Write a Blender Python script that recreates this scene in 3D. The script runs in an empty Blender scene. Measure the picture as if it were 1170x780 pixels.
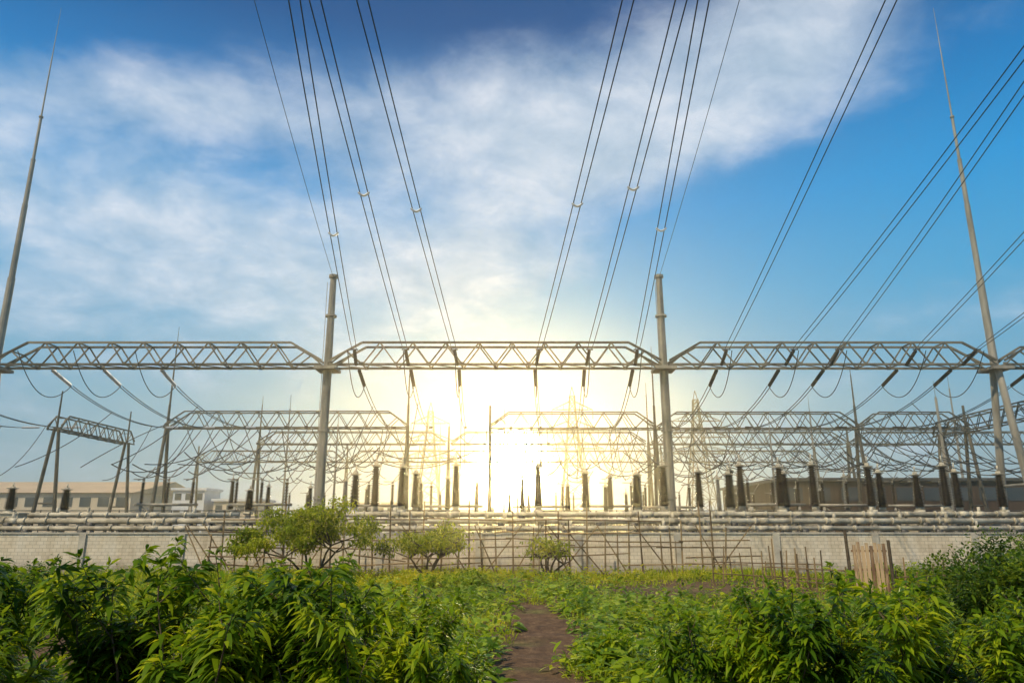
import bpy, math, random
import numpy as np
from mathutils import Vector, Matrix
random.seed(7); rng=np.random.default_rng(11)
S=bpy.context.scene
S.view_settings.view_transform='Standard'; S.view_settings.look='None'; S.view_settings.exposure=0
R=math.radians
# ------------------------------------------------------------------ materials
def newmat(name):
    m=bpy.data.materials.new(name); m.use_nodes=True
    nt=m.node_tree; nt.nodes.clear()
    o=nt.nodes.new('ShaderNodeOutputMaterial'); return m,nt,o
def ramp(nt,stops,interp='LINEAR'):
    r=nt.nodes.new('ShaderNodeValToRGB'); cr=r.color_ramp; cr.interpolation=interp
    while len(cr.elements)<len(stops): cr.elements.new(0.5)
    for e,(p,c) in zip(cr.elements,stops):
        e.position=p; e.color=(c[0],c[1],c[2],1)
    return r
def surf(name,c1,c2,scale=3.0,rough=.7,metal=0,bump=.0,detail=6,stretch=(1,1,1),island=0):
    m,nt,o=newmat(name); N=nt.nodes; Lk=nt.links
    b=N.new('ShaderNodeBsdfPrincipled'); b.inputs['Roughness'].default_value=rough; b.inputs['Metallic'].default_value=metal
    tc=N.new('ShaderNodeTexCoord'); mp=N.new('ShaderNodeMapping'); mp.inputs['Scale'].default_value=stretch
    Lk.new(tc.outputs['Object'],mp.inputs['Vector'])
    n=N.new('ShaderNodeTexNoise'); n.inputs['Scale'].default_value=scale; n.inputs['Detail'].default_value=detail; n.inputs['Roughness'].default_value=.65
    Lk.new(mp.outputs[0],n.inputs['Vector'])
    r=ramp(nt,[(.35,c1),(.65,c2)])
    if island:
        g=N.new('ShaderNodeNewGeometry'); ma=N.new('ShaderNodeMath'); ma.operation='MULTIPLY_ADD'; ma.inputs[1].default_value=island
        sb=N.new('ShaderNodeMath'); sb.operation='SUBTRACT'; sb.inputs[1].default_value=island*.5
        Lk.new(g.outputs['Random Per Island'],ma.inputs[0]); Lk.new(n.outputs['Fac'],ma.inputs[2]); Lk.new(ma.outputs[0],sb.inputs[0]); Lk.new(sb.outputs[0],r.inputs[0])
    else: Lk.new(n.outputs['Fac'],r.inputs[0])
    Lk.new(r.outputs[0],b.inputs['Base Color'])
    if bump>0:
        bp=N.new('ShaderNodeBump'); bp.inputs['Strength'].default_value=bump; bp.inputs['Distance'].default_value=.05
        Lk.new(n.outputs['Fac'],bp.inputs['Height']); Lk.new(bp.outputs[0],b.inputs['Normal'])
    Lk.new(b.outputs[0],o.inputs['Surface']); return m
def leafmat(name,cols,trans=.35,nscale=.35):
    m,nt,o=newmat(name); N=nt.nodes; Lk=nt.links
    g=N.new('ShaderNodeNewGeometry'); n=N.new('ShaderNodeTexNoise'); n.inputs['Scale'].default_value=nscale; n.inputs['Detail'].default_value=2
    Lk.new(g.outputs['Position'],n.inputs['Vector'])
    mx=N.new('ShaderNodeMath'); mx.operation='MULTIPLY_ADD'; mx.inputs[1].default_value=.55
    Lk.new(g.outputs['Random Per Island'],mx.inputs[0])
    m2=N.new('ShaderNodeMath'); m2.operation='MULTIPLY_ADD'; m2.inputs[1].default_value=1.6; m2.inputs[2].default_value=-.55
    Lk.new(n.outputs['Fac'],m2.inputs[0]); Lk.new(m2.outputs[0],mx.inputs[2])
    r=ramp(nt,[(i/(len(cols)-1),c) for i,c in enumerate(cols)]); Lk.new(mx.outputs[0],r.inputs[0])
    d=N.new('ShaderNodeBsdfPrincipled'); d.inputs['Roughness'].default_value=.45; d.inputs['Specular IOR Level'].default_value=.22
    d.inputs['Specular Tint'].default_value=(1,.95,.6,1)
    t=N.new('ShaderNodeBsdfTranslucent'); ms=N.new('ShaderNodeMixShader'); ms.inputs[0].default_value=trans
    hs=N.new('ShaderNodeHueSaturation'); hs.inputs['Hue'].default_value=.465; hs.inputs['Value'].default_value=2.4
    Lk.new(r.outputs[0],d.inputs['Base Color']); Lk.new(r.outputs[0],hs.inputs['Color']); Lk.new(hs.outputs[0],t.inputs['Color'])
    Lk.new(d.outputs[0],ms.inputs[1]); Lk.new(t.outputs[0],ms.inputs[2]); Lk.new(ms.outputs[0],o.inputs['Surface'])
    return m
M_steel=surf('galvanised_steel',(.06,.05,.036),(.16,.135,.095),1.2,.6,.2)
M_beam=surf('weathered_beam_steel',(.07,.058,.040),(.25,.21,.15),1.5,.5,.3,island=.45)
M_col=surf('column_steel',(.19,.17,.135),(.38,.345,.285),.9,.55,.1,stretch=(1,1,.25))
M_dark=surf('dark_steel',(.06,.055,.05),(.13,.12,.11),1.5,.6,.3)
M_wire=surf('aluminium_wire',(.025,.025,.028),(.05,.05,.05),1,.6,.2)
M_porc=surf('brown_porcelain',(.014,.009,.007),(.045,.024,.015),2,.25)
M_gporc=surf('grey_porcelain',(.16,.15,.13),(.30,.28,.25),2,.3)
M_white=surf('white_insulator',(.6,.6,.58),(.8,.8,.78),2,.35)
M_duct=surf('duct_paint',(.26,.225,.16),(.62,.56,.43),.9,.5)
M_bamboo=surf('bamboo_poles',(.08,.048,.022),(.28,.19,.09),2.5,.8,stretch=(1,1,.4),island=.3)
M_plank=surf('weathered_planks',(.20,.11,.06),(.60,.42,.25),3,.85,bump=.3,stretch=(4,4,.5),island=.5)
M_bark=surf('bark',(.05,.035,.022),(.12,.09,.06),9,.9,bump=.4)
M_conc=surf('concrete',(.36,.33,.28),(.54,.50,.42),1.5,.9,bump=.2)
M_cream=surf('cream_render',(.62,.50,.34),(.75,.62,.44),.3,.9)
M_glass=surf('dark_window',(.04,.05,.06),(.07,.08,.09),.5,.2)
M_wpaint=surf('white_render',(.62,.62,.6),(.78,.78,.76),.3,.85)
M_brown=surf('brown_cladding',(.045,.026,.017),(.095,.056,.037),.5,.8,stretch=(3,3,.2))
M_peach=leafmat('peach_leaves',[(.010,.034,.003),(.045,.11,.006),(.13,.225,.008),(.32,.39,.014)],.42,1.0)
M_grass=leafmat('grass_blades',[(.06,.11,.006),(.16,.24,.010),(.32,.38,.018),(.50,.47,.045)],.4,.3)
M_crop=leafmat('crop_leaves',[(.03,.09,.010),(.10,.20,.018),(.22,.33,.035),(.36,.44,.06)],.35,.6)
M_weed=leafmat('weed_leaves',[(.018,.055,.004),(.08,.16,.007),(.20,.30,.012),(.38,.43,.02)],.4,.55)
M_rape=leafmat('yellow_green_greens',[(.16,.24,.015),(.34,.38,.015),(.52,.48,.02)],.4,.5)
M_bush=leafmat('shrub_leaves',[(.010,.030,.004),(.032,.075,.007),(.075,.14,.011),(.17,.24,.016)],.35,.9)
M_acacia=leafmat('tree_leaves',[(.035,.07,.005),(.11,.17,.009),(.21,.27,.012),(.34,.37,.018)],.45,.7)
M_far=leafmat('far_foliage',[(.05,.08,.04),(.08,.12,.05),(.11,.15,.06)],.2,.1)

def wallmat():
    m,nt,o=newmat('painted_blockwork'); N=nt.nodes; L=nt.links
    b=N.new('ShaderNodeBsdfPrincipled'); b.inputs['Roughness'].default_value=.9
    tc=N.new('ShaderNodeTexCoord'); sp=N.new('ShaderNodeSeparateXYZ'); cb=N.new('ShaderNodeCombineXYZ')
    L.new(tc.outputs['Object'],sp.inputs[0]); L.new(sp.outputs['X'],cb.inputs['X']); L.new(sp.outputs['Z'],cb.inputs['Y'])
    br=N.new('ShaderNodeTexBrick'); br.inputs['Scale'].default_value=1; br.inputs['Brick Width'].default_value=.42; br.inputs['Row Height'].default_value=.21
    br.inputs['Mortar Size'].default_value=.014; br.inputs['Color1'].default_value=(.68,.62,.52,1); br.inputs['Color2'].default_value=(.79,.73,.63,1); br.inputs['Mortar'].default_value=(.48,.43,.35,1)
    L.new(cb.outputs[0],br.inputs['Vector'])
    n=N.new('ShaderNodeTexNoise'); n.inputs['Scale'].default_value=.7; n.inputs['Detail'].default_value=8; n.inputs['Roughness'].default_value=.7
    mp=N.new('ShaderNodeMapping'); mp.inputs['Scale'].default_value=(1.4,1,.35); L.new(tc.outputs['Object'],mp.inputs[0]); L.new(mp.outputs[0],n.inputs['Vector'])
    r=ramp(nt,[(.3,(.44,.35,.25)),(.48,(.86,.80,.70)),(.7,(1,1,1))]); L.new(n.outputs['Fac'],r.inputs[0])
    mx=N.new('ShaderNodeMix'); mx.data_type='RGBA'; mx.blend_type='MULTIPLY'; mx.inputs[0].default_value=.85
    L.new(br.outputs['Color'],mx.inputs[6]); L.new(r.outputs[0],mx.inputs[7])
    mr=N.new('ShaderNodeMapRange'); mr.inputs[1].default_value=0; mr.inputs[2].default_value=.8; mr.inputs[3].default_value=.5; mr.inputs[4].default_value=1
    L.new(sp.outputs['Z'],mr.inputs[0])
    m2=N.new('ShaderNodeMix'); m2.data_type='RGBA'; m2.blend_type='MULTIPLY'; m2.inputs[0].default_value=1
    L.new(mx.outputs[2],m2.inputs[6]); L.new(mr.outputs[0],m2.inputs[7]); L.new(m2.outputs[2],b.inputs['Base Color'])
    bp=N.new('ShaderNodeBump'); bp.inputs['Strength'].default_value=.4; bp.inputs['Distance'].default_value=.02; L.new(br.outputs['Fac'],bp.inputs['Height']); bp.invert=True
    L.new(bp.outputs[0],b.inputs['Normal']); L.new(b.outputs[0],o.inputs[0]); return m
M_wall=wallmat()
def groundmat():
    m,nt,o=newmat('garden_soil'); N=nt.nodes; L=nt.links
    b=N.new('ShaderNodeBsdfPrincipled'); b.inputs['Roughness'].default_value=.95
    g=N.new('ShaderNodeNewGeometry')
    n=N.new('ShaderNodeTexNoise'); n.inputs['Scale'].default_value=3.5; n.inputs['Detail'].default_value=10; n.inputs['Roughness'].default_value=.75
    n2=N.new('ShaderNodeTexNoise'); n2.inputs['Scale'].default_value=.25; n2.inputs['Detail'].default_value=5
    L.new(g.outputs['Position'],n.inputs['Vector']); L.new(g.outputs['Position'],n2.inputs['Vector'])
    r=ramp(nt,[(.3,(.045,.024,.012)),(.5,(.115,.065,.033)),(.7,(.23,.145,.078))]); L.new(n.outputs['Fac'],r.inputs[0])
    r2=ramp(nt,[(.3,(.05,.08,.014)),(.6,(.15,.18,.03))]); L.new(n.outputs['Fac'],r2.inputs[0])
    k=ramp(nt,[(.54,(0,0,0)),(.70,(1,1,1))]); L.new(n2.outputs['Fac'],k.inputs[0])
    mx=N.new('ShaderNodeMix'); mx.data_type='RGBA'; L.new(k.outputs[0],mx.inputs[0]); L.new(r.outputs[0],mx.inputs[6]); L.new(r2.outputs[0],mx.inputs[7])
    L.new(mx.outputs[2],b.inputs['Base Color'])
    bp=N.new('ShaderNodeBump'); bp.inputs['Strength'].default_value=.9; bp.inputs['Distance'].default_value=.14; L.new(n.outputs['Fac'],bp.inputs['Height']); L.new(bp.outputs[0],b.inputs['Normal'])
    L.new(b.outputs[0],o.inputs[0]); return m
M_ground=groundmat()
# ------------------------------------------------------------------ mesh builder
class MB:
    def __init__(s): s.v=[];s.f=[];s.m=[]
    def tube(s,p,q,r0,r1=None,n=6,mat=0,cap=True):
        r1=r0 if r1 is None else r1
        p=Vector(p);q=Vector(q);d=(q-p)
        if d.length<1e-6: return
        d.normalize(); a=d.orthogonal().normalized()
        if abs(d.z)<.99: a=d.cross(Vector((0,0,1))).normalized()
        b=d.cross(a); i=len(s.v)
        for c,r in((p,r0),(q,r1)):
            for k in range(n):
                t=2*math.pi*(k+.5)/n; s.v.append(c+a*(r*math.cos(t))+b*(r*math.sin(t)))
        for k in range(n):
            k2=(k+1)%n; s.f.append((i+k,i+k2,i+n+k2,i+n+k)); s.m.append(mat)
        if cap:
            s.f.append(tuple(i+k for k in range(n))[::-1]); s.m.append(mat)
            s.f.append(tuple(i+n+k for k in range(n))); s.m.append(mat)
    def box(s,lo,hi,mat=0):
        i=len(s.v); x0,y0,z0=lo;x1,y1,z1=hi
        s.v+= [Vector(c) for c in((x0,y0,z0),(x1,y0,z0),(x1,y1,z0),(x0,y1,z0),(x0,y0,z1),(x1,y0,z1),(x1,y1,z1),(x0,y1,z1))]
        for f in((0,3,2,1),(4,5,6,7),(0,1,5,4),(1,2,6,5),(2,3,7,6),(3,0,4,7)):
            s.f.append(tuple(i+k for k in f)); s.m.append(mat)
    def lathe(s,p,q,prof,n=12,mat=0):
        p=Vector(p);q=Vector(q);d=(q-p).normalized(); a=d.orthogonal().normalized(); b=d.cross(a); i=len(s.v)
        for t,r in prof:
            for k in range(n):
                an=2*math.pi*k/n; s.v.append(p+d*t+a*(r*math.cos(an))+b*(r*math.sin(an)))
        for j in range(len(prof)-1):
            for k in range(n):
                k2=(k+1)%n; s.f.append((i+j*n+k,i+j*n+k2,i+(j+1)*n+k2,i+(j+1)*n+k)); s.m.append(mat)
        s.f.append(tuple(i+k for k in range(n))[::-1]); s.m.append(mat)
        e=i+(len(prof)-1)*n; s.f.append(tuple(e+k for k in range(n))); s.m.append(mat)
    def string(s,p,q,r=.14,pitch=.16,mat=0):
        p=Vector(p);q=Vector(q);Ln=(q-p).length; prof=[(0,.03),(.1,.03)]; t=.12
        while t<Ln-.2:
            prof+=[(t,.05),(t+.02,r),(t+.06,r*.9),(t+.08,.05)]; t+=pitch
        prof+=[(Ln,.03)]; s.lathe(p,q,prof,8,mat)
    def mesh(s,name,mats,smooth=False):
        me=bpy.data.meshes.new(name); me.from_pydata([tuple(v) for v in s.v],[],s.f)
        for m in mats: me.materials.append(m)
        me.polygons.foreach_set('material_index',s.m)
        if smooth: me.polygons.foreach_set('use_smooth',[len(f)==4 for f in s.f])
        me.update(); return me
    def build(s,name,mats,smooth=False,parent=None,loc=(0,0,0)):
        o=bpy.data.objects.new(name,s.mesh(name,mats,smooth)); S.collection.objects.link(o); o.location=loc
        if parent: o.parent=parent
        return o
def empty(name,loc=(0,0,0)):
    e=bpy.data.objects.new(name,None); e.location=loc; e.empty_display_size=.2; S.collection.objects.link(e); return e
def child(name,me,par):
    o=bpy.data.objects.new(name,me); S.collection.objects.link(o); o.parent=par; return o
def sagpts(p,q,sag,n=20):
    p=Vector(p);q=Vector(q); out=[]
    for i in range(n+1):
        t=i/n; w=p.lerp(q,t); w.z-=4*sag*t*(1-t); out.append(w)
    return out
def wires(name,paths,r,mat=M_wire,parent=None):
    cu=bpy.data.curves.new(name,'CURVE'); cu.dimensions='3D'; cu.bevel_depth=r; cu.bevel_resolution=1
    for pts in paths:
        sp=cu.splines.new('POLY'); sp.points.add(len(pts)-1)
        for k,w in enumerate(pts): sp.points[k].co=(w[0],w[1],w[2],1)
    cu.materials.append(mat)
    o=bpy.data.objects.new(name,cu); S.collection.objects.link(o)
    if parent: o.parent=parent
    return o
# ------------------------------------------------------------------ leaves (numpy)
def leaf_mesh(name,P,D,L,W,droop,mat):
    N=len(P); D=D/np.maximum(np.linalg.norm(D,axis=1,keepdims=True),1e-6)
    ref=np.tile([0,0,1.],(N,1))+rng.normal(0,.35,(N,3)); Sd=np.cross(D,ref)
    Sd/=np.maximum(np.linalg.norm(Sd,axis=1,keepdims=True),1e-6)
    L=L[:,None];W=W[:,None]; up=np.array([0,0,1.])
    dr=np.broadcast_to(np.asarray(droop).reshape(-1,1),(N,1))
    pos=lambda t:P+D*L*t-up*(L*dr*t*t)
    V=np.empty((N,6,3)); V[:,0]=P; a=pos(.35);b=pos(.7)
    V[:,1]=a-Sd*W*.5;V[:,2]=a+Sd*W*.5;V[:,3]=b-Sd*W*.38;V[:,4]=b+Sd*W*.38;V[:,5]=pos(1.)
    me=bpy.data.meshes.new(name); me.vertices.add(N*6); me.vertices.foreach_set('co',V.astype(np.float32).ravel())
    pat=np.array([0,2,1, 1,2,4,3, 3,4,5]); lo=(np.arange(N)[:,None]*6+pat).ravel()
    me.loops.add(N*10); me.loops.foreach_set('vertex_index',lo.astype(np.int32))
    me.polygons.add(N*3); st=(np.arange(N)[:,None]*10+np.array([0,3,7])).ravel()
    me.polygons.foreach_set('loop_start',st.astype(np.int32))
    me.materials.append(mat); me.update(calc_edges=True); me.validate(); return me
def nz(x,y,s=1.0,ph=0.0):
    return (np.sin(x*s*1.3+ph+np.sin(y*s*.9+ph*2)*1.7)+np.sin(y*s*1.7-ph+np.sin(x*s*.7+ph)*1.9)+.6*np.sin((x+y)*s*3.1+ph*3+np.sin((x-y)*s*2.3)))/2.6
def link(name,me): o=bpy.data.objects.new(name,me); S.collection.objects.link(o); return o
# ------------------------------------------------------------------ ground
def gz(x,y):
    m=np.clip((45.5-y)/4,0,1)*np.clip((y-2)/4,0,1)
    return m*(.06*np.sin(y*4.2+.6*nz(x,y,.5))*np.clip(1-np.abs(nz(x,y,.12,2)),0,1)+.08*nz(x,y,.35,1))
def axis(fine,lim):
    out=list(fine); st=fine[-1]-fine[-2]; v=fine[-1]
    while v<lim: st*=1.35; v+=st; out.append(v)
    st=fine[1]-fine[0]; v=fine[0]; pre=[]
    while v>-lim: st*=1.35; v-=st; pre.append(v)
    return np.array(pre[::-1]+out)
xs=axis(np.arange(-42,42.01,.4),1800); ys=axis(np.arange(3,47,.22),1800)
GX,GY=np.meshgrid(xs,ys); GZ=gz(GX,GY)
nx,ny=len(xs),len(ys)
me=bpy.data.meshes.new('ground'); me.vertices.add(nx*ny); me.vertices.foreach_set('co',np.stack([GX,GY,GZ],-1).astype(np.float32).ravel())
I,J=np.meshgrid(np.arange(nx-1),np.arange(ny-1)); b0=(J*nx+I).ravel()
q=np.stack([b0,b0+1,b0+nx+1,b0+nx],-1)
me.loops.add(q.size); me.loops.foreach_set('vertex_index',q.ravel().astype(np.int32)); me.polygons.add(len(q)); me.polygons.foreach_set('loop_start',(np.arange(len(q))*4).astype(np.int32))
me.materials.append(M_ground); me.update(calc_edges=True)
me.polygons.foreach_set('use_smooth',[True]*len(q))
link('ground',me)
def dirt(x,y):
    d=np.zeros_like(x)
    d=np.maximum(d,np.exp(-((x+12.2)/3.6)**2-((y-17.5)/3.2)**2)*1.6)
    d=np.maximum(d,np.exp(-((x-.3-.06*(y-14)-.3*np.sin(y*.7))/.95)**2)*(y<28)*1.3)
    d=np.maximum(d,np.exp(-((x-8.0)/5)**2-((y-33)/2.6)**2)*1.5)
    d=np.maximum(d,np.exp(-((x+19)/5)**2-((y-27)/.9)**2)*1.2)
    d=np.maximum(d,np.exp(-((x+3)/6)**2-((y-30.0)/.6)**2)*1.2)
    d=np.maximum(d,np.exp(-((x-4)/4)**2-((y-19.2)/.7)**2)*1.1)
    d=np.maximum(d,np.exp(-((x+3.8)/3)**2-((y-22.5)/.6)**2)*1.1)
    return d+.28*nz(x,y,1.1,5)
def sample(n,y0,y1,pw=1.6,xw=.80):
    u=rng.random(n); y=(y0**(1-pw)+u*(y1**(1-pw)-y0**(1-pw)))**(1/(1-pw))
    x=(rng.random(n)*2-1)*(xw*y+2.5); return x,y
x,y=sample(160000,8,44.6,1.4)
k=(dirt(x,y)<.5)&(rng.random(len(x))<(.5+.6*nz(x,y,.6,3))); x=x[k];y=y[k]; n=len(x)
P=np.stack([x,y,gz(x,y)-.01],-1)
D=np.stack([rng.normal(0,.35,n),rng.normal(0,.35,n),np.ones(n)],-1)
hh=(.15+.15*rng.random(n))*(1+.6*np.clip(nz(x,y,.45,9),-1,1))*(1+.012*y)
link('grass',leaf_mesh('grass',P,D,hh,.008+.0013*y,rng.uniform(.1,.7,n),M_grass))
def tall(cx0,cx1,cy0,cy1,n,h0,h1,thr):
    x=rng.uniform(cx0,cx1,n); y=rng.uniform(cy0,cy1,n); k=(nz(x,y,.4,4)>thr)&(dirt(x,y)<.6); x=x[k];y=y[k];n=len(x)
    return np.stack([x,y,gz(x,y)],-1),rng.uniform(h0,h1,n)
A=[tall(-34,-12,24,41,28000,.35,1.05,-.1),tall(9,14,11,15,5000,.5,1.35,-.6),tall(-5,9,12.5,19,5000,.3,.6,.2),tall(-16,16,39,44.5,9000,.3,.8,.0),tall(14,30,26,40,9000,.4,1.0,-.2),tall(1,6,9,14,1800,.5,1.0,-.1)]
P=np.concatenate([a[0] for a in A]); hh=np.concatenate([a[1] for a in A]); n=len(P)
D=np.stack([rng.normal(0,.24,n),rng.normal(0,.24,n),np.ones(n)],-1)
link('tall_grass',leaf_mesh('tall_grass',P,D,hh,.010+.0008*P[:,1],rng.uniform(.1,.6,n),M_grass))
def clumps(name,cx,cy,rad,hgt,nl,Lr,Wr,mat,upw=.5,droop=.4,ssc=(.6,1.25)):
    m=len(cx); idx=np.repeat(np.arange(m),nl); N=len(idx)
    a=rng.random(N)*6.283; r=np.sqrt(rng.random(N)); sc=rng.uniform(*ssc,m)[idx]
    px=cx[idx]+np.cos(a)*r*rad*sc; py=cy[idx]+np.sin(a)*r*rad*sc
    pz=gz(px,py)+hgt*sc*rng.random(N)*(1.05-r*r*.8)
    P=np.stack([px,py,pz],-1)
    D=np.stack([np.cos(a)+rng.normal(0,.5,N),np.sin(a)+rng.normal(0,.5,N),upw+rng.normal(0,.35,N)],-1)
    return leaf_mesh(name,P,D,rng.uniform(*Lr,N)*sc,rng.uniform(*Wr,N)*sc,np.full(N,droop),mat)
x,y=sample(3300,9,44,1.25); k=(dirt(x,y)<.5)&(nz(x,y,.5,7)>-.25); x=x[k];y=y[k]
link('weeds',clumps('weeds',x,y,.32,.6,32,(.12,.26),(.05,.085),M_weed,ssc=(.45,1.7)))
cx=[];cy=[]
for (xa,xb,ya,yb,dy,dx) in((-5.8,-.7,14,29,1.15,.56),(1.8,6.6,15,29,1.15,.56),(-9,4,30.9,33.5,1.1,.55),(7.5,17,18,27,1.2,.6),(-17,-8,30,33,1.1,.6),(-13,-6.5,20,28,1.3,.6)):
    yy=ya
    while yy<yb:
        xx=xa
        while xx<xb:
            if random.random()<.82: cx.append(xx+random.gauss(0,.17)); cy.append(yy+random.gauss(0,.15))
            xx+=dx
        yy+=dy
cx=np.array(cx);cy=np.array(cy);k=dirt(cx,cy)<.75;cx=cx[k];cy=cy[k]
link('vegetable_crops',clumps('vegetable_crops',cx,cy,.33,.55,44,(.14,.30),(.08,.15),M_crop,.4,ssc=(.5,1.35)))
n=420; x=np.concatenate([rng.uniform(-12,-1,n),rng.uniform(-6,12,n//3)]); y=np.concatenate([rng.uniform(34,39.5,n),rng.uniform(38,42,n//3)])
link('leafy_greens',clumps('leafy_greens',x,y,.34,.6,26,(.14,.26),(.05,.1),M_rape,.9))
# ------------------------------------------------------------------ peach trees
def peach(seed,h=2.3,shoots=12):
    rr=random.Random(seed); mb=MB(); PP=[];DD=[];LL=[]
    mb.tube((0,0,-.05),(.03,.02,.5),.05,.04,7)
    def shoot(p,d,ln,r,lv):
        n=9; pts=[Vector(p)]; dd=Vector(d).normalized()
        for i in range(n):
            dd=(dd+Vector((rr.gauss(0,.10),rr.gauss(0,.10),.07))).normalized(); pts.append(pts[-1]+dd*ln/n)
        for i in range(n):
            mb.tube(pts[i],pts[i+1],r*(1-i/n*.75),r*(1-(i+1)/n*.75),5,cap=False)
            if i>=3 or lv>0:
                for _ in range(6 if lv==0 else 5):
                    t=rr.random(); w=pts[i].lerp(pts[i+1],t); a=rr.random()*6.283
                    ax=(pts[i+1]-pts[i]).normalized(); o=Vector((math.cos(a),math.sin(a),0))
                    dv=o*.9+ax*rr.uniform(.2,.9)+Vector((0,0,-.1)); PP.append(w); DD.append(dv); LL.append(rr.uniform(.20,.36)*(1-.2*(i/n)))
            if lv==0 and i>=2 and rr.random()<.5:
                a=rr.random()*6.283; shoot(pts[i],dd*.6+Vector((math.cos(a),math.sin(a),.2))*.9,ln*rr.uniform(.22,.42),r*.5,1)
        for _ in range(9):
            a=rr.random()*6.283; PP.append(pts[-1]); DD.append(dd*1.1+Vector((math.cos(a),math.sin(a),-.1))*.6); LL.append(rr.uniform(.14,.25))
    for k in range(shoots):
        a=6.283*k/shoots+rr.gauss(0,.35); sp=rr.uniform(.15,1.05)
        shoot((0.02,0.02,rr.uniform(.25,.55)),(math.cos(a)*sp,math.sin(a)*sp,1),h*rr.uniform(.46,.92)*(1-.12*sp),.02,0)
    P=np.array([tuple(v) for v in PP]);D=np.array([tuple(v) for v in DD]);L=np.array(LL)
    lm=leaf_mesh('peach_foliage',P,D,L,L*rng.uniform(.2,.27,len(L)),rng.uniform(.3,.95,len(L)),M_peach)
    return mb.mesh('peach_branches',[M_bark]),lm
pv=[peach(s) for s in (3,5,8,13,17)]
spots=[(-6.4,9.3,.98),(-4.6,9.2,1.0),(-3.3,8.6,1.06),(-2.5,9.1,1.03),(-1.7,8.4,.84),(-1.3,10.8,.80),(-2.9,11.2,.9),
 (-9.9,13.5,1.02),(-7.6,10.8,1.0),(2.5,9.8,.76),(3.2,9.2,.84),(4.1,9.0,.88),(5.0,9.8,.84),(5.9,9.2,.78),(3.9,12.3,.76),(7.6,10.6,.80),(6.7,12.8,.78),(1.6,8.4,.5),(-.8,8.6,.66),(6.9,9.4,.78),(-5.6,8.2,.7)]
for i,(px,py,sc) in enumerate(spots):
    e=empty('peach_tree',(px,py,0)); e.scale=(sc,sc,sc); e.rotation_euler=(0,0,random.random()*6.28)
    child('trunk',pv[i%5][0],e); child('foliage',pv[i%5][1],e)
# ------------------------------------------------------------------ umbrella trees near the wall
def crown_tree(name,loc,h,rad,seed,nl=5200):
    rr=random.Random(seed); mb=MB(); ends=[]
    def limb(p,d,ln,r,lv):
        p=Vector(p); d=Vector(d).normalized(); n=5
        for i in range(n):
            d=(d+Vector((rr.gauss(0,.16),rr.gauss(0,.16),rr.gauss(.02,.08)))).normalized(); q2=p+d*ln/n
            if p.xy.length<rad*1.1: mb.tube(p,q2,r*(1-i*.1),r*(1-(i+1)*.1),6,cap=False)
            p=q2
            if lv>=1: ends.append((p.copy(),lv))
        if lv<3:
            for k in range(4 if lv<2 else 3):
                a=rr.random()*6.283; limb(p,d*.45+Vector((math.cos(a),math.sin(a),rr.uniform(-.05,.3))),ln*rr.uniform(.5,.8),r*.5,lv+1)
    for k in range(4):
        a=k*1.57+rr.random(); limb((0,0,-.05),(math.cos(a)*.6,math.sin(a)*.6,1),h*.46,.085,0)
    E=np.array([tuple(p) for p,l in ends if l>=2])
    r2=np.hypot(E[:,0],E[:,1]); E=E[(r2<rad*1.1)&(E[:,2]<h)&(E[:,2]>h*.33)]
    cl=E[rng.integers(0,len(E),max(40,nl//75))]; idx=rng.integers(0,len(cl),nl); P=cl[idx]+rng.normal(0,1,(nl,3))*np.array([.28,.28,.14])
    D=rng.normal(0,1,(nl,3))+np.array([0,0,-.1]); L=rng.uniform(.12,.25,nl)
    e=empty(name,loc); child('trunk',mb.mesh('trunk',[M_bark]),e); child('foliage',leaf_mesh('foliage',P,D,L,L*.42,rng.uniform(.1,.5,nl),M_acacia),e); return e
crown_tree('umbrella_tree',(-10.0,37.5,0),4.6,3.6,21,13500)
crown_tree('umbrella_tree',(-4.4,39.5,0),3.5,2.9,22,5600)
crown_tree('small_tree',(2.0,41.3,0),2.6,1.0,27,1300)
def shrub(name,loc,rx,ry,h,nl,seed,mat=M_bush,Ls=(.10,.19)):
    r=np.random.default_rng(seed); nc=26
    C=np.stack([r.uniform(-rx,rx,nc),r.uniform(-ry,ry,nc),r.uniform(.25,1,nc)*h*.8],-1); C[:,2]*=1-.35*(C[:,0]/rx)**2*r.random(nc)
    idx=r.integers(0,nc,nl); v=r.normal(0,1,(nl,3)); v/=np.linalg.norm(v,axis=1,keepdims=True)
    rad=r.uniform(.3,.62,nc)[idx][:,None]*(h/2.2)
    P=C[idx]+v*rad*r.uniform(.55,1.2,(nl,1)); P[:,2]=np.abs(P[:,2])
    D=v+r.normal(0,.5,(nl,3))+np.array([0,0,.3]); L=r.uniform(*Ls,nl)
    mb=MB()
    for c in C[:14]: mb.tube((c[0]*.3,c[1]*.3,-.05),tuple(c),.03,.01,5)
    e=empty(name,loc); child('stems',mb.mesh('stems',[M_bark]),e); child('foliage',leaf_mesh('foliage',P,D,L,L*.4,r.uniform(.2,.6,nl),mat),e)
shrub('dense_shrub',(11.6,17.0,0),1.5,1.2,2.2,11000,1,Ls=(.11,.22))
shrub('dense_shrub',(14.2,18.5,0),1.9,1.5,2.5,12000,2,Ls=(.11,.22))
shrub('dense_shrub',(16.2,23,0),2.6,1.2,2.6,11000,3)
shrub('dense_shrub',(20.0,26,0),2.6,1.2,2.4,8000,6)
shrub('dense_shrub',(-20.5,30,0),1.4,1.0,1.3,4000,5)
shrub('weed_shrub',(1.9,15.6,0),.4,.35,.85,1500,8,M_weed)
shrub('weed_shrub',(-2.4,33.5,0),1.2,.7,.9,3000,9,M_weed)
shrub('weed_shrub',(17.2,33,0),1.6,.7,1.3,3500,10,M_weed)
shrub('weed_shrub',(4.4,16.5,0),.7,.5,.9,2600,11,M_weed)
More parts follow.
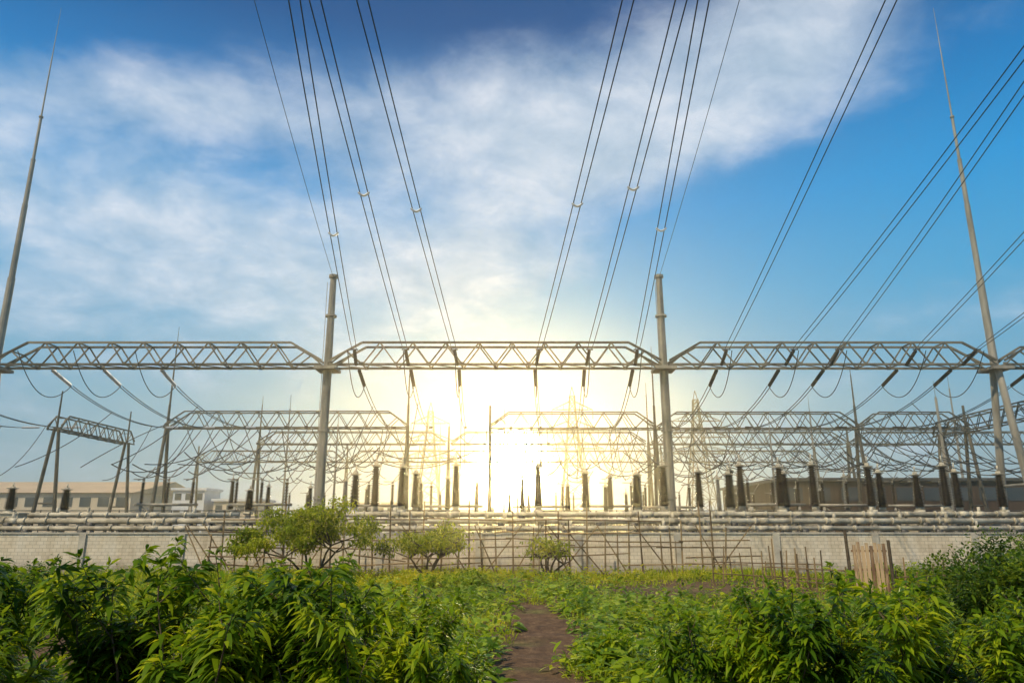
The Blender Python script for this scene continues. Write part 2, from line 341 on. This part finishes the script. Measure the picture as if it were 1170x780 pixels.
shrub('weed_shrub',(-3.2,15.5,0),.8,.5,.9,2600,12,M_weed)
# ------------------------------------------------------------------ perimeter wall
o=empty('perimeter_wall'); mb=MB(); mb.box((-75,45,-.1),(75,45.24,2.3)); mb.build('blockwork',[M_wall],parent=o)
mb=MB(); mb.box((-75,44.94,2.303),(75,45.3,2.40))
X=-74
while X<74: mb.box((X-.2,44.90,-.1),(X+.2,44.997,2.30)); X+=6
mb.build('coping_and_piers',[M_conc],parent=o)
# ------------------------------------------------------------------ gantries
def truss(mb,x0,x1,y,z0,z1,wd,step,rc=.10,rb=.055,taper=2.6,alongY=False):
    T=(lambda a,b,c:(b,a,c)) if alongY else (lambda a,b,c:(a,b,c))
    n=max(2,int(round((x1-x0)/step))); dx=(x1-x0)/n
    for yy in(y-wd/2,y+wd/2):
        mb.tube(T(x0,yy,z0),T(x1,yy,z0),rc,n=4); mb.tube(T(x0+taper,yy,z1),T(x1-taper,yy,z1),rc,n=4)
        mb.tube(T(x0,yy,z0+.35),T(x0+taper,yy,z1),rc,n=4); mb.tube(T(x1,yy,z0+.35),T(x1-taper,yy,z1),rc,n=4)
    top=lambda xx: z1 if x0+taper<=xx<=x1-taper else z0+.35+(z1-z0-.35)*(min(xx-x0,x1-xx)/taper)
    for i in range(n):
        a=x0+i*dx;m=a+dx/2;b=a+dx
        for yy in(y-wd/2,y+wd/2):
            mb.tube(T(a,yy,z0),T(m,yy,top(m)),rb,n=4); mb.tube(T(m,yy,top(m)),T(b,yy,z0),rb,n=4)
            mb.box(*([T(a-.16,yy-.03,z0-.12),T(a+.16,yy+.03,z0+.2)] ))
        mb.tube(T(a,y-wd/2,z0),T(a,y+wd/2,z0),rb,n=4); mb.tube(T(m,y-wd/2,top(m)),T(m,y+wd/2,top(m)),rb,n=4)
        mb.tube(T(a,y-wd/2,z0),T(b,y+wd/2,z0),rb*.8,n=4)
cols=[-72.8,-44.3,-15.8,13.0,41.4,69.9]
g=empty('main_gantry',(0,0,0))
mb=MB()
for a,b in zip(cols[:-1],cols[1:]): truss(mb,a+.35,b-.35,60,16.0,17.9,1.7,2.75,.12,.075,2.7)
mb.build('box_truss_beam',[M_beam],parent=g)
mb=MB()
for cxx in(-15.8,13.0):
    mb.tube((cxx,60,-.1),(cxx,60,16),.42,.36,16); mb.tube((cxx,60,16),(cxx,60,24),.34,.27,16)
    for z in(5,10.5,16,20.5): mb.lathe((cxx,60,z-.1),(cxx,60,z+.2),[(0,.38),(.0,.5),(.16,.5),(.16,.38)],16)
    mb.tube((cxx,60,24),(cxx,60,24.25),.4,.4,16); mb.box((cxx-.9,58.9,15.6),(cxx+.9,61.1,15.85))
    mb.tube((cxx-.35,59.75,1),(cxx-.42,59.7,23.5),.025,n=4); mb.tube((cxx-.1,59.5,1),(cxx-.1,59.6,23.5),.025,n=4)
for cxx in(-72.8,-44.3,41.4,69.9):
    for s in(-1,1): mb.tube((cxx,60+s*2.4,-.1),(cxx,60+s*.3,16),.34,.27,14)
    mb.tube((cxx,58.6,6),(cxx,61.4,6),.12,n=8); mb.box((cxx-.9,58.9,15.6),(cxx+.9,61.1,15.85))
    segs=[(15.9,.32),(24,.30),(24,.25),(31,.23),(31,.2),(35.5,.18),(35.5,.13),(40,.12)]
    mb.lathe((cxx,60,0),(cxx,60,1),segs,12)
    for z in(24,31,35.5,40): mb.lathe((cxx,60,z-.08),(cxx,60,z+.2),[(0,.2),(0,.36-.0045*z),(.16,.36-.0045*z),(.16,.12)],12)
    mb.tube((cxx,60,40),(cxx,60,46.5),.075,.055,8); mb.tube((cxx,60,46.5),(cxx,60,52),.045,.015,6)
mb.build('columns_and_masts',[M_col],smooth=False,parent=g)
def small_gantry(name,segs,y,z0,z1,colsx,spikes=(),ht=None,rc=.10,rb=.058):
    e=empty(name); mb=MB()
    for a,b in segs: truss(mb,a,b,y,z0,z1,1.5,2.4,rc,rb,2.2)
    for c in colsx:
        for s in(-1,1): mb.tube((c,y+s*2.0,0),(c,y+s*.2,z0+.3),.24,.18,8)
        mb.tube((c,y-1.2,5),(c,y+1.2,5),.1,n=6)
        mb.tube((c,y,z0),(c,y,z1+.9),.16,.14,8)
    for c,h in spikes: mb.tube((c,y,z1),(c,y,h*.75+z1*.25),.12,.07,6); mb.tube((c,y,h*.75+z1*.25),(c,y,h),.045,.02,5)
    mb.build('frame',[M_steel],parent=e); return e
small_gantry('switchyard_gantry',[(-41,-12.4)],85,14,15.9,[-41,-12.4],[(-41,26.5),(-12.4,22)])
small_gantry('switchyard_gantry',[(-2.6,17)],85,13.9,15.8,[-2.6,17],[(17,24)])
small_gantry('switchyard_gantry',[(17.3,41),(41.3,54)],85,13.9,15.8,[41,54],[(41,22)])
small_gantry('switchyard_gantry',[(-38,-10),(-9,20),(21,50),(51,80)],108,14.6,16.4,[-38,-9.5,20.5,50.5],[(-38,22),(20.5,24)])
small_gantry('switchyard_gantry',[(-60,-32),(-31,-2),(-1,28),(29,58)],138,14.5,16.6,[-60,-31.5,-1.5,28.5,58],[(-1.5,27)])
for (xg,ya,yb,z0,z1) in((-48,75,90,12.6,14.1),(50,66,84,12.8,14.4)):
    e=empty('side_gantry'); mb=MB(); truss(mb,ya,yb,xg,z0,z1,1.4,1.9,.09,.05,1.2,alongY=True)
    for yy in(ya+.4,yb-.4):
        for s in(-1,1): mb.tube((xg+s*1.5,yy,0),(xg+s*.2,yy,z0+.2),.22,.16,8)
        mb.tube((xg,yy,z0),(xg,yy,z1+2.6),.12,.07,8)
        mb.tube((xg-.9,yy,5),(xg+.9,yy,5),.08,n=6)
    mb.build('frame',[M_steel],parent=e)
for (mx,my,h,r) in((47.9,80,18.7,.26),(38.5,92,19,.18),(-30,96,20,.16),(27,75,14,.14),(-19,78,15,.14),(62,100,24,.2),(-10,100,17,.13),(9,118,20,.15)):
    mb=MB(); mb.tube((0,0,0),(0,0,h*.6),r,r*.8,10); mb.tube((0,0,h*.6),(0,0,h*.9),r*.65,r*.5,8); mb.tube((0,0,h*.9),(0,0,h),.04,.02,5)
    mb.tube((0,0,0),(0,0,.15),r*1.8,r*1.8,10); mb.tube((0,0,h*.6-.05),(0,0,h*.6+.1),r*1.1,r*1.1,10)
    mb.build('lightning_mast',[M_col],loc=(mx,my,0))
def pylon(loc,H,bw=6.5,arms=((.62,5.5),(.76,4.8),(.9,4.0)),r=.14):
    mb=MB(); w=lambda t: bw*(1-t)**1.25*.5+.55
    lv=[0,.14,.27,.39,.5,.6,.69,.77,.84,.9,.95,1]
    def cn(t): a=w(t); return [Vector((sx*a,sy*a,t*H)) for sx,sy in((-1,-1),(1,-1),(1,1),(-1,1))]
    for a,b in zip(lv[:-1],lv[1:]):
        A=cn(a);B=cn(b)
        for k in range(4):
            k2=(k+1)%4; mb.tube(A[k],B[k],r,n=4); mb.tube(A[k],B[k2],r*.55,n=4); mb.tube(A[k2],B[k],r*.55,n=4); mb.tube(B[k],B[k2],r*.55,n=4)
    for t,l in arms:
        for s in(-1,1):
            tip=Vector((s*(l+w(t)),0,t*H)); c=cn(t); c2=cn(min(1,t+.06))
            for k in((1,2) if s>0 else (0,3)): mb.tube(c[k],tip,r*.7,n=4); mb.tube(c2[k],tip,r*.6,n=4)
            for f in(.35,.7): mb.tube(c[1 if s>0 else 0].lerp(tip,f),c2[1 if s>0 else 0].lerp(tip,f),r*.5,n=4)
            mb.string(tip,tip-Vector((0,0,2.2)),.14,.3)
    for s in(-1,1): mb.tube((s*w(1),0,H),(0,0,H+2.2),r*.7,n=4)
    mb.build('lattice_pylon',[M_steel],loc=loc)
pylon((14,165,0),32); pylon((-20,175,0),30); pylon((44,170,0),32,arms=((.6,8),(.72,7),(.84,5)))
# ------------------------------------------------------------------ conductors towards the camera
def zline(y,h0): u=60-y; return h0+.0877*u+.0006*u*u
lines=[(-13.3,-7.7),( -8.8,-6.9),(-4.6,-5.2),(2.0,4.0),(6.3,5.9),(10.5,6.75),(17.8,13.3),(23.2,19.3),(27.1,20.1),(33.5,25.4),(38.2,31.9),(45.2,37),(49.5,43)]
spY=[37,33,34.5,34,32.5,36.5]+[None]*7
for (xa,xb),sy in zip(lines,spY):
    paths=[]; ins=MB(); e=empty('conductor_bundle')
    x_at=lambda y:xa+(xb-xa)*(60-y)/38
    for s in(-1,1):
        pts=[]
        for i in range(61):
            yy=56-i*2.0; sep=.20*min(1,(58.5-yy)/3)
            pts.append((x_at(yy)+s*sep,yy,zline(yy,16.2)))
        paths.append(pts)
    wires('twin_conductors',paths,.026,parent=e)
    p=Vector((x_at(59.1),59.1,15.9)); q2=Vector((x_at(56.2),56.2,zline(56,16.2)))
    ins.string(p,q2,.15,.17); ins.tube(q2+Vector((-.3,0,0)),q2+Vector((.3,0,0)),.05,n=6)
    ins.build('strain_insulator',[M_porc],parent=e)
    if sy:
        sp=[(x_at(sy)-.27+.54*k/10,sy,zline(sy,16.2)-.18*math.sin(math.pi*k/10)) for k in range(11)]
        wires('spacer',[sp],.06,M_white,parent=e)
for (xa,xb) in((-15.8,-12.0),(13.0,10.6)):
    pts=[(xa+(xb-xa)*(60-yy)/32,yy,24+.05*(60-yy)+.0010*(60-yy)**2) for yy in np.arange(60,-60,-2)]
    wires('shield_wire',[pts],.018)
bx=[-57,-52,-40,-35.5,-30.5,-13.3,-8.8,-4.6,2.0,6.3,10.5,17.8,23.2,27.1,33.5,38.2,45.2,50]
for k,xa in enumerate(bx):
    e=empty('rear_span'); w=M_white if xa<-20 else M_porc
    xb=xa*.96+(1.5 if xa>0 else -1)
    a=Vector((xa,60.9,15.9)); b=Vector((xb,84.3,14.0)); pts=sagpts(a,b,1.5,24)
    ins=MB(); ins.string(pts[0],pts[3],.17,.17); ins.string(pts[-1],pts[-4],.13,.17); ins.build('strain_insulator',[w],parent=e)
    pa=[tuple(v+Vector((-.15,0,0))) for v in pts[3:-3]]; pb=[tuple(v+Vector((.15,0,0))) for v in pts[3:-3]]
    dr=[]
    q0=Vector((xa,56.3,16.5)) ; dr.append([tuple(v) for v in sagpts(q0,pts[3],2.2,16)])
    t=random.uniform(.3,.6); m=pts[int(24*t)]
    dr.append([tuple(v) for v in sagpts(m,(m.x+random.uniform(-.8,.8),56+random.uniform(0,8),7.4),-.3 if k%2 else .6,12)])
    m2=pts[18]; dr.append([tuple(v) for v in sagpts(m2,(m2.x+random.uniform(-1,1),70,7),random.uniform(.5,1.6),12)])
    wires('conductors',[pa,pb]+dr,.036,parent=e)
for row,(ya,za,yb,zb) in enumerate(((85.8,14,100,9),(85.3,13.9,72,8.0),(85.2,13.8,66,8.2),(108,14.5,96,9),(85.8,14,107,14.6),(109,14.6,137,14.5))):
    ps=[]
    xx=-39+row
    while xx<56:
        if not(-11<xx<-4): ps.append([tuple(v) for v in sagpts((xx,ya,za),(xx+random.uniform(-1.8,1.8),yb,zb),random.uniform(.8,2.8),14)])
        xx+=random.choice((2.2,2.4,4.4))
    wires('yard_conductors',ps,.05)
for (yy,zz,sg) in((66,9.3,1.6),(70,9.0,1.2),(78,10.5,1.5),(94,11,1.6),(101,9.2,1.0)):
    ps=[]
    xx=-30.0
    while xx<52:
        L=random.choice((3,4.5,6,9))
        if random.random()<.8: ps.append([tuple(v) for v in sagpts((xx,yy,zz),(xx+L,yy+random.uniform(-1,1),zz+random.uniform(-.8,.5)),sg*random.uniform(.5,1.3),14)])
        xx+=L
    wires('bus_jumpers',ps,.05)
# ------------------------------------------------------------------ bushings, switches
def bushing_mesh(h,porc):
    mb=MB(); mb.tube((0,0,-.1),(0,0,.25),.34,.34,14,mat=1); mb.tube((0,0,.25),(0,0,.5),.24,.22,12,mat=1)
    prof=[(.5,.2)]; t=.55; n=22; st=(h-.9)/n
    for i in range(n):
        r=.36-.10*i/n; prof+=[(t,r-.12),(t+st*.45,r+(.03 if i%2 else 0)),(t+st*.6,r-.01),(t+st*.8,r-.12)]; t+=st
    mb.lathe((0,0,0),(0,0,1),prof,12,mat=0)
    mb.tube((0,0,h-.35),(0,0,h-.05),.17,.15,12,mat=1); mb.tube((0,0,h-.05),(0,0,h+.45),.05,.05,8,mat=1)
    N=16
    for k in range(N):
        a=6.283*k/N;b=6.283*(k+1)/N; mb.tube((.36*math.cos(a),.36*math.sin(a),h-.3),(.36*math.cos(b),.36*math.sin(b),h-.3),.045,n=5,mat=1,cap=False)
    return mb.mesh('bushing',[porc,M_duct],True)
BM=bushing_mesh(3.6,M_porc); BG=bushing_mesh(3.6,M_gporc)
sup=MB(); sup.tube((0,0,-3.7),(0,0,-.1),.2,.2,10); sup.box((-.35,-.35,-3.75),(.35,.35,-3.6)); SM=sup.mesh('bushing_support',[M_col])
bxs=[-37.6,-34.6,-21,-12,-10.8,-8.3,-7.5,-4.5,2,5.8,9.4,11.8,15,16.6,18.1,20.2,21.2,24.2,27.4,29.1,30.5,33.7,35.7,37.4]
for i,xb in enumerate(bxs):
    yb=55+((i*7)%5)*.9; sc=.85+.35*((i*37)%10)/10
    e=empty('insulator_bushing',(xb,yb,3.7)); e.scale=(1.1,1.1,sc if xb>-20 else .55)
    child('porcelain_bushing',BM,e); c=child('support',SM,e); c.scale=(1,1,1/e.scale.z)
for yy in(65,73,90):
    xx=-28.0 if yy>65 else -14
    while xx<44:
        if random.random()<.5:
            e=empty('insulator_bushing',(xx+random.uniform(-.3,.3),yy+random.uniform(-.6,.6),3.7)); e.scale=(.85,.85,random.uniform(.75,1.25))
            child('porcelain_bushing',BG if random.random()<.3 else BM,e); c=child('support',SM,e); c.scale=(1,1,1/e.scale.z)
        xx+=random.choice((1.9,2.4,3.8))
def switch_mesh():
    mb=MB()
    for sx in(-2.4,2.4): mb.tube((sx,0,0),(sx,0,4.6),.13,.13,8,mat=0)
    mb.box((-3,-.15,4.6),(3,.15,4.85),0)
    for sx in(-2.4,0,2.4):
        prof=[(0,.1)]; t=.05
        while t<2.0: prof+=[(t,.08),(t+.06,.19),(t+.09,.18),(t+.12,.08)]; t+=.14
        mb.lathe((sx,0,4.85),(sx,0,5.85),prof,10,mat=1)
        mb.tube((sx,0,6.9),(sx,0,7.15),.12,.12,8,mat=0); mb.tube((sx,0,7.1),(sx+.9,.2,8.3),.045,n=6,mat=0); mb.tube((sx,0,7.1),(sx-.9,-.2,7.1),.045,n=6,mat=0)
    mb.tube((-2.4,0,4.6),(2.4,0,1.2),.05,n=4,mat=0)
    return mb.mesh('switch',[M_col,M_porc],True)
SW=switch_mesh()
for (sx,sy) in((-33,70),(-24,70),(-14.5,74),(-6,76),(3,78),(10,76),(17,80),(25,70),(33,72),(41,74),(-28,100),(-12,98),(6,100),(20,98),(33,100)):
    e=empty('disconnector_switch',(sx,sy,0)); child('frame_and_insulators',SW,e)
def duct(x0,x1,y,z,r,seed):
    rr=random.Random(seed); mb=MB(); mb.tube((x0,y,z),(x1,y,z),r,r,16); xx=x0+1
    while xx<x1:
        mb.tube((xx-.07,y,z),(xx+.07,y,z),r*1.35,r*1.35,16)
        if rr.random()<.5: mb.tube((xx+.3,y,z),(xx+.95,y,z),r*1.2,r*1.2,12)
        if rr.random()<.35: mb.tube((xx+.6,y,z),(xx+.6,y,z+r+.35),r*.6,r*.6,10)
        if rr.random()<.5: mb.box((xx+.1,y-r*1.3,z-r-.3),(xx+.5,y+r*.4,z-r*.5),1)
        mb.tube((xx+.5,y,0),(xx+.5,y,z-r*.9),.1,.1,6,mat=1)
        xx+=rr.uniform(1.2,3.0)
    mb.build('gas_insulated_busbar',[M_duct,M_dark],True)
duct(-52,50,50,2.62,.15,1); duct(-50,52,52,3.1,.2,2); duct(-46,-20,54,3.55,.18,3); duct(-16,50,54.2,3.6,.18,4)
mb=MB()
for z in(3.0,3.45,3.9): mb.tube((-52,56.2,z),(52,56.2,z),.035,n=5)
xx=-52
while xx<52: mb.tube((xx,56.2,0),(xx,56.2,3.95),.045,n=5); xx+=2
mb.box((-52,56.3,2.7),(52,57.6,2.8)); mb.build('walkway_railing',[M_dark])
for (cx_,w,h,y_) in((-36,1.6,3.6,53),(-29,3,3.3,58),(-22,1.2,3.9,57),(6.5,1.3,3.7,57.8),(13.9,1.2,3.8,58),(23.4,1.8,3.9,59),(31.4,1.4,3.8,59)):
    mb=MB(); mb.box((-w/2,-.5,0),(w/2,.5,h)); mb.box((-w/2-.08,-.58,h+.003),(w/2+.08,.58,h+.08)); mb.box((-w/2+.1,-.53,1.2),(-.03,-.503,h-.2),0); mb.box((.03,-.53,1.2),(w/2-.1,-.503,h-.2),0)
    for z in(1.5,h-.6): mb.box((-.02,-.55,z),(.0,-.532,z+.2),1)
    mb.build('control_cabinet',[M_duct,M_dark],loc=(cx_,y_,0))
# ------------------------------------------------------------------ bamboo scaffold trellis, fence, gate
mb=MB(); X=-17.5
while X<12.5:
    h=random.choice((2.3,2.7,3.1,3.6,4.2)); mb.tube((X,43,-.1),(X+random.gauss(0,.1),43+random.gauss(0,.1),h),.06,.042,5)
    if random.random()<.5: mb.tube((X,43,0),(X+random.choice((-1,1))*random.uniform(1.2,2.4),43.1,2.8),.045,.035,5)
    X+=random.uniform(.55,1.2)
for z in(.6,1.1,1.55,2.0,2.5,3.1):
    X=-17.5
    while X<11:
        L=random.uniform(3,6)
        if random.random()<.82: mb.tube((X,42.93,z+random.gauss(0,.08)),(X+L,42.93+random.gauss(0,.05),z+random.gauss(0,.11)),.045,.036,5)
        X+=L*.93
mb.build('bamboo_trellis',[M_bamboo])
mb=MB()
def stakes(x0,x1,y0,y1,hs,st):
    n=int(abs(x1-x0)/st)
    for i in range(n+1):
        t=i/n; x=x0+(x1-x0)*t+random.gauss(0,.05); y=y0+(y1-y0)*t; h=random.uniform(*hs)
        mb.tube((x,y,-.1),(x+random.gauss(0,.07),y+random.gauss(0,.07),h),.042,.03,5)
    for z in(hs[0]*.45,hs[0]*.85): mb.tube((x0,y0-.04,z),(x1,y1-.04,z+random.gauss(0,.05)),.026,n=5)
stakes(9.6,13.6,36,33,(1.3,2.3),.38); stakes(11.2,13.0,33.5,29.4,(1.2,2.0),.25); stakes(14.9,19,29.2,31,(1.0,1.7),.5)
mb.build('stake_fence',[M_bamboo])
e=empty('wooden_gate',(13.9,29,0)); mb=MB()
for i in range(8):
    mb.box((-.64+i*.165,random.uniform(-.012,.012),.1+random.uniform(0,.06)),(-.64+i*.165+.125,.025+random.uniform(0,.01),2.12+random.uniform(-.09,.07)))
for z in(.4,1.1,1.8): mb.box((-.68,.04,z),(.70,.085,z+.09))
mb.build('slats',[M_plank],parent=e)
mb=MB(); mb.tube((-.80,.05,-.1),(-.86,.03,2.65),.07,.06,7); mb.tube((.82,.05,-.1),(.80,.05,2.25),.07,.06,7); mb.build('posts',[M_bark],parent=e)
mb=MB()
for (x,y,h,l) in((1.5,41.5,3,.0),(5.2,42,3.0,.1),(-11.9,40,3.0,.2),(8.8,40,2.0,0),(10.8,38,1.4,.1),(-3.5,12,.9,.3),(-2.9,11,1.0,-.3)): mb.tube((x,y,-.1),(x+l,y,h),.03,.022,5)
mb.build('garden_poles',[M_bamboo])
# ------------------------------------------------------------------ buildings
def building(name,x0,x1,y0,y1,h,wallm,roofm,floors,nw,par=.5,roofh=0):
    e=empty(name); mb=MB(); mb.box((x0,y0,0),(x1,y1,h)); mb.build('walls',[wallm],parent=e)
    mb=MB()
    if roofh>0:
        i=len(mb.v); ym=(y0+y1)/2
        mb.v+=[Vector(c) for c in((x0-.6,y0-.6,h+.01),(x1+.6,y0-.6,h+.01),(x1+.6,y1+.6,h+.01),(x0-.6,y1+.6,h+.01),(x0-.6,ym,h+roofh),(x1+.6,ym,h+roofh))]
        for f in((0,1,5,4),(2,3,4,5),(0,4,3),(1,2,5),(3,2,1,0)): mb.f.append(f);mb.m.append(0)
    else: mb.box((x0-.4,y0-.4,h+.005),(x1+.4,y1+.4,h+par))
    mb.build('roof',[roofm],parent=e)
    mb=MB(); fh=h/floors; ww=(x1-x0)/nw
    for f in range(floors):
        for k in range(nw): mb.box((x0+k*ww+ww*.2,y0-.06,f*fh+fh*.4),(x0+(k+1)*ww-ww*.2,y0-.004,f*fh+fh*.8))
    mb.build('windows',[M_glass],parent=e)
building('warehouse',-175,-78,150,185,9.3,M_cream,surf('sheet_roof',(.5,.34,.18),(.62,.44,.25),.2,.6),2,26,roofh=3.2)
building('white_house',-69.5,-63,150,158,9.8,M_wpaint,M_wpaint,3,3)
building('low_building',-61,-52,150,160,7.6,M_cream,M_wpaint,2,4)
building('low_building',-36,-27,170,180,7.5,M_wpaint,M_cream,2,4)
building('brown_hall',36,110,98,125,8.6,M_brown,M_dark,2,20,par=.4)
n=20000; x=rng.uniform(-330,330,n); k=nz(x,x*0,.03,2)>-.6; x=x[k]; n=len(x); y=rng.uniform(242,262,n)
hh=4.5+2.5*nz(x,y*0,.11,1)+1.5*nz(x,y*0,.4,4); z=rng.random(n)**.7*hh
P=np.stack([x,y,z],-1); D=rng.normal(0,1,(n,3)); L=rng.uniform(.9,1.7,n)
link('distant_trees',leaf_mesh('distant_trees',P,D,L,L*.6,np.full(n,.2),M_far))
# ------------------------------------------------------------------ thin haze (forward scattering) so the low sun blooms
mb=MB(); mb.box((-300,13,-3),(300,240,45)); hz=mb.build('atmospheric_haze',[])
m,nt,o=newmat('haze'); vs=nt.nodes.new('ShaderNodeVolumeScatter'); vs.inputs['Color'].default_value=(1,.84,.52,1); vs.inputs['Density'].default_value=.0025; vs.inputs['Anisotropy'].default_value=.84
nt.links.new(vs.outputs[0],o.inputs['Volume']); hz.data.materials.append(m)
# ------------------------------------------------------------------ world
w=bpy.data.worlds.new("World"); S.world=w; w.use_nodes=True; nt=w.node_tree; nt.nodes.clear(); N=nt.nodes; Lk=nt.links
def math_(op,a,b=None,c=None):
    n=N.new('ShaderNodeMath'); n.operation=op
    for i,v in enumerate((a,b,c)):
        if v is None: continue
        if isinstance(v,(int,float)): n.inputs[i].default_value=v
        else: Lk.new(v,n.inputs[i])
    return n.outputs[0]
tc=N.new('ShaderNodeTexCoord'); nv=N.new('ShaderNodeVectorMath'); nv.operation='NORMALIZE'; Lk.new(tc.outputs['Generated'],nv.inputs[0])
sp=N.new('ShaderNodeSeparateXYZ'); Lk.new(nv.outputs[0],sp.inputs[0]); X_,Y_,Z_=sp.outputs
el=math_('MULTIPLY',math_('ARCSINE',Z_),57.2958); az=math_('MULTIPLY',math_('ARCTAN2',X_,Y_),57.2958)
def blob(a,e,s1,s2,rot,wt):
    c,s=math.cos(R(rot)),math.sin(R(rot)); da=math_('SUBTRACT',az,a); de=math_('SUBTRACT',el,e)
    u=math_('ADD',math_('MULTIPLY',da,c/s1),math_('MULTIPLY',de,s/s1)); v=math_('ADD',math_('MULTIPLY',da,-s/s2),math_('MULTIPLY',de,c/s2))
    q=math_('ADD',math_('MULTIPLY',u,u),math_('MULTIPLY',v,v)); return math_('MULTIPLY',math_('EXPONENT',math_('MULTIPLY',q,-1)),wt)
zz=math_('ADD',math_('MAXIMUM',Z_,0),.30); cb=N.new('ShaderNodeCombineXYZ'); Lk.new(math_('DIVIDE',X_,zz),cb.inputs[0]); Lk.new(math_('DIVIDE',Y_,zz),cb.inputs[1])
mp=N.new('ShaderNodeMapping'); mp.inputs['Rotation'].default_value=(0,0,R(-25)); mp.inputs['Scale'].default_value=(1.15,1.25,1); Lk.new(cb.outputs[0],mp.inputs[0])
n1=N.new('ShaderNodeTexNoise'); n1.inputs['Scale'].default_value=1.9; n1.inputs['Detail'].default_value=6; n1.inputs['Roughness'].default_value=.58; n1.inputs['Distortion'].default_value=.4; Lk.new(mp.outputs[0],n1.inputs['Vector'])
n2=N.new('ShaderNodeTexNoise'); n2.inputs['Scale'].default_value=5.5; n2.inputs['Detail'].default_value=6; n2.inputs['Roughness'].default_value=.62; n2.inputs['Distortion'].default_value=.2; Lk.new(mp.outputs[0],n2.inputs['Vector'])
cov=math_('ADD',math_('MULTIPLY',math_('SUBTRACT',n1.outputs['Fac'],.5),1.8),math_('MULTIPLY',math_('SUBTRACT',n2.outputs['Fac'],.5),.9))
for bl in((-2,30.5,30,6.5,4,.80),(-27,19,24,6.5,-2,.68),(-32,30,12,3.5,8,.45),(27,36.5,16,4.5,6,.62),(-4,20,16,5,5,.35),(18,28.5,14,3.5,8,.45),
          (-42,40,18,7.5,0,-1.5),(30,24,19,5.5,8,-1.15),(-20,26.5,8,2.2,0,-.7),(-10,42,11,4,0,-.8),(42,38,8,4,20,-.8),(10,17,10,4,0,-.4)):
    cov=math_('ADD',cov,blob(*bl))
cl=N.new('ShaderNodeMapRange'); cl.interpolation_type='SMOOTHSTEP'; cl.inputs[1].default_value=-.15; cl.inputs[2].default_value=1.05; Lk.new(cov,cl.inputs[0])
gr_=ramp(nt,[(0,(.50,.50,.42)),(.04,(.33,.48,.50)),(.10,(.17,.44,.57)),(.19,(.05,.38,.66)),(.27,(.006,.31,.68)),(.35,(.002,.19,.50)),(.42,(.0,.09,.29)),(.5,(.0,.055,.20)),(1,(.02,.12,.35))])
Lk.new(math_('DIVIDE',el,90),gr_.inputs[0])
cc=ramp(nt,[(.3,(.42,.56,.68)),(.5,(.60,.70,.80)),(.7,(.84,.87,.92))]); Lk.new(n2.outputs['Fac'],cc.inputs[0])
mx=N.new('ShaderNodeMix'); mx.data_type='RGBA'; Lk.new(math_('MULTIPLY',cl.outputs[0],.92),mx.inputs[0]); Lk.new(gr_.outputs[0],mx.inputs[6]); Lk.new(cc.outputs[0],mx.inputs[7])
se=R(4.3); sd=(0,math.cos(se),math.sin(se)); dt=N.new('ShaderNodeVectorMath'); dt.operation='DOT_PRODUCT'; Lk.new(nv.outputs[0],dt.inputs[0]); dt.inputs[1].default_value=sd
th=math_('MULTIPLY',math_('ARCCOSINE',math_('MINIMUM',dt.outputs['Value'],.999999)),57.2958)
core=math_('MULTIPLY',math_('EXPONENT',math_('MULTIPLY',math_('POWER',math_('DIVIDE',th,1.5),2),-1)),1050)
halo=math_('MULTIPLY',math_('EXPONENT',math_('MULTIPLY',th,-1/6.0)),.9)
def scalecol(col,f):
    n=N.new('ShaderNodeVectorMath'); n.operation='SCALE'; n.inputs[0].default_value=col; Lk.new(f,n.inputs['Scale']); return n.outputs[0]
def add(a,b):
    n=N.new('ShaderNodeVectorMath'); n.operation='ADD'; Lk.new(a,n.inputs[0]); Lk.new(b,n.inputs[1]); return n.outputs[0]
tot=add(add(mx.outputs[2],scalecol((1,.78,.38),core)),scalecol((1,.77,.36),halo))
SE=52; SAZ=222
sk=N.new('ShaderNodeTexSky'); sk.sky_type='NISHITA'; sk.sun_disc=False; sk.sun_elevation=R(SE); sk.sun_rotation=R(SAZ)
b1=N.new('ShaderNodeBackground'); b1.inputs['Strength'].default_value=1.0; Lk.new(tot,b1.inputs['Color'])
b2=N.new('ShaderNodeBackground'); b2.inputs['Strength'].default_value=.003; Lk.new(sk.outputs[0],b2.inputs['Color'])
ad=N.new('ShaderNodeAddShader'); Lk.new(b1.outputs[0],ad.inputs[0]); Lk.new(b2.outputs[0],ad.inputs[1])
wo=N.new('ShaderNodeOutputWorld'); Lk.new(ad.outputs[0],wo.inputs['Surface'])
sl=bpy.data.lights.new('sun','SUN'); sl.energy=4.6; sl.angle=R(.5); sl.color=(1,.83,.55); so=bpy.data.objects.new('sun',sl); S.collection.objects.link(so)
a=R(SAZ); tosun=Vector((math.sin(a)*math.cos(R(SE)),math.cos(a)*math.cos(R(SE)),math.sin(R(SE)))); so.rotation_euler=tosun.to_track_quat('Z','Y').to_euler()
# ------------------------------------------------------------------ camera
cam=bpy.data.cameras.new('camera'); co=bpy.data.objects.new('camera',cam); S.collection.objects.link(co)
co.location=(0,0,2.8); co.rotation_euler=(R(90+14.4),0,0); cam.sensor_width=36; cam.lens=25.17; cam.clip_start=.1; cam.clip_end=5000
S.camera=co
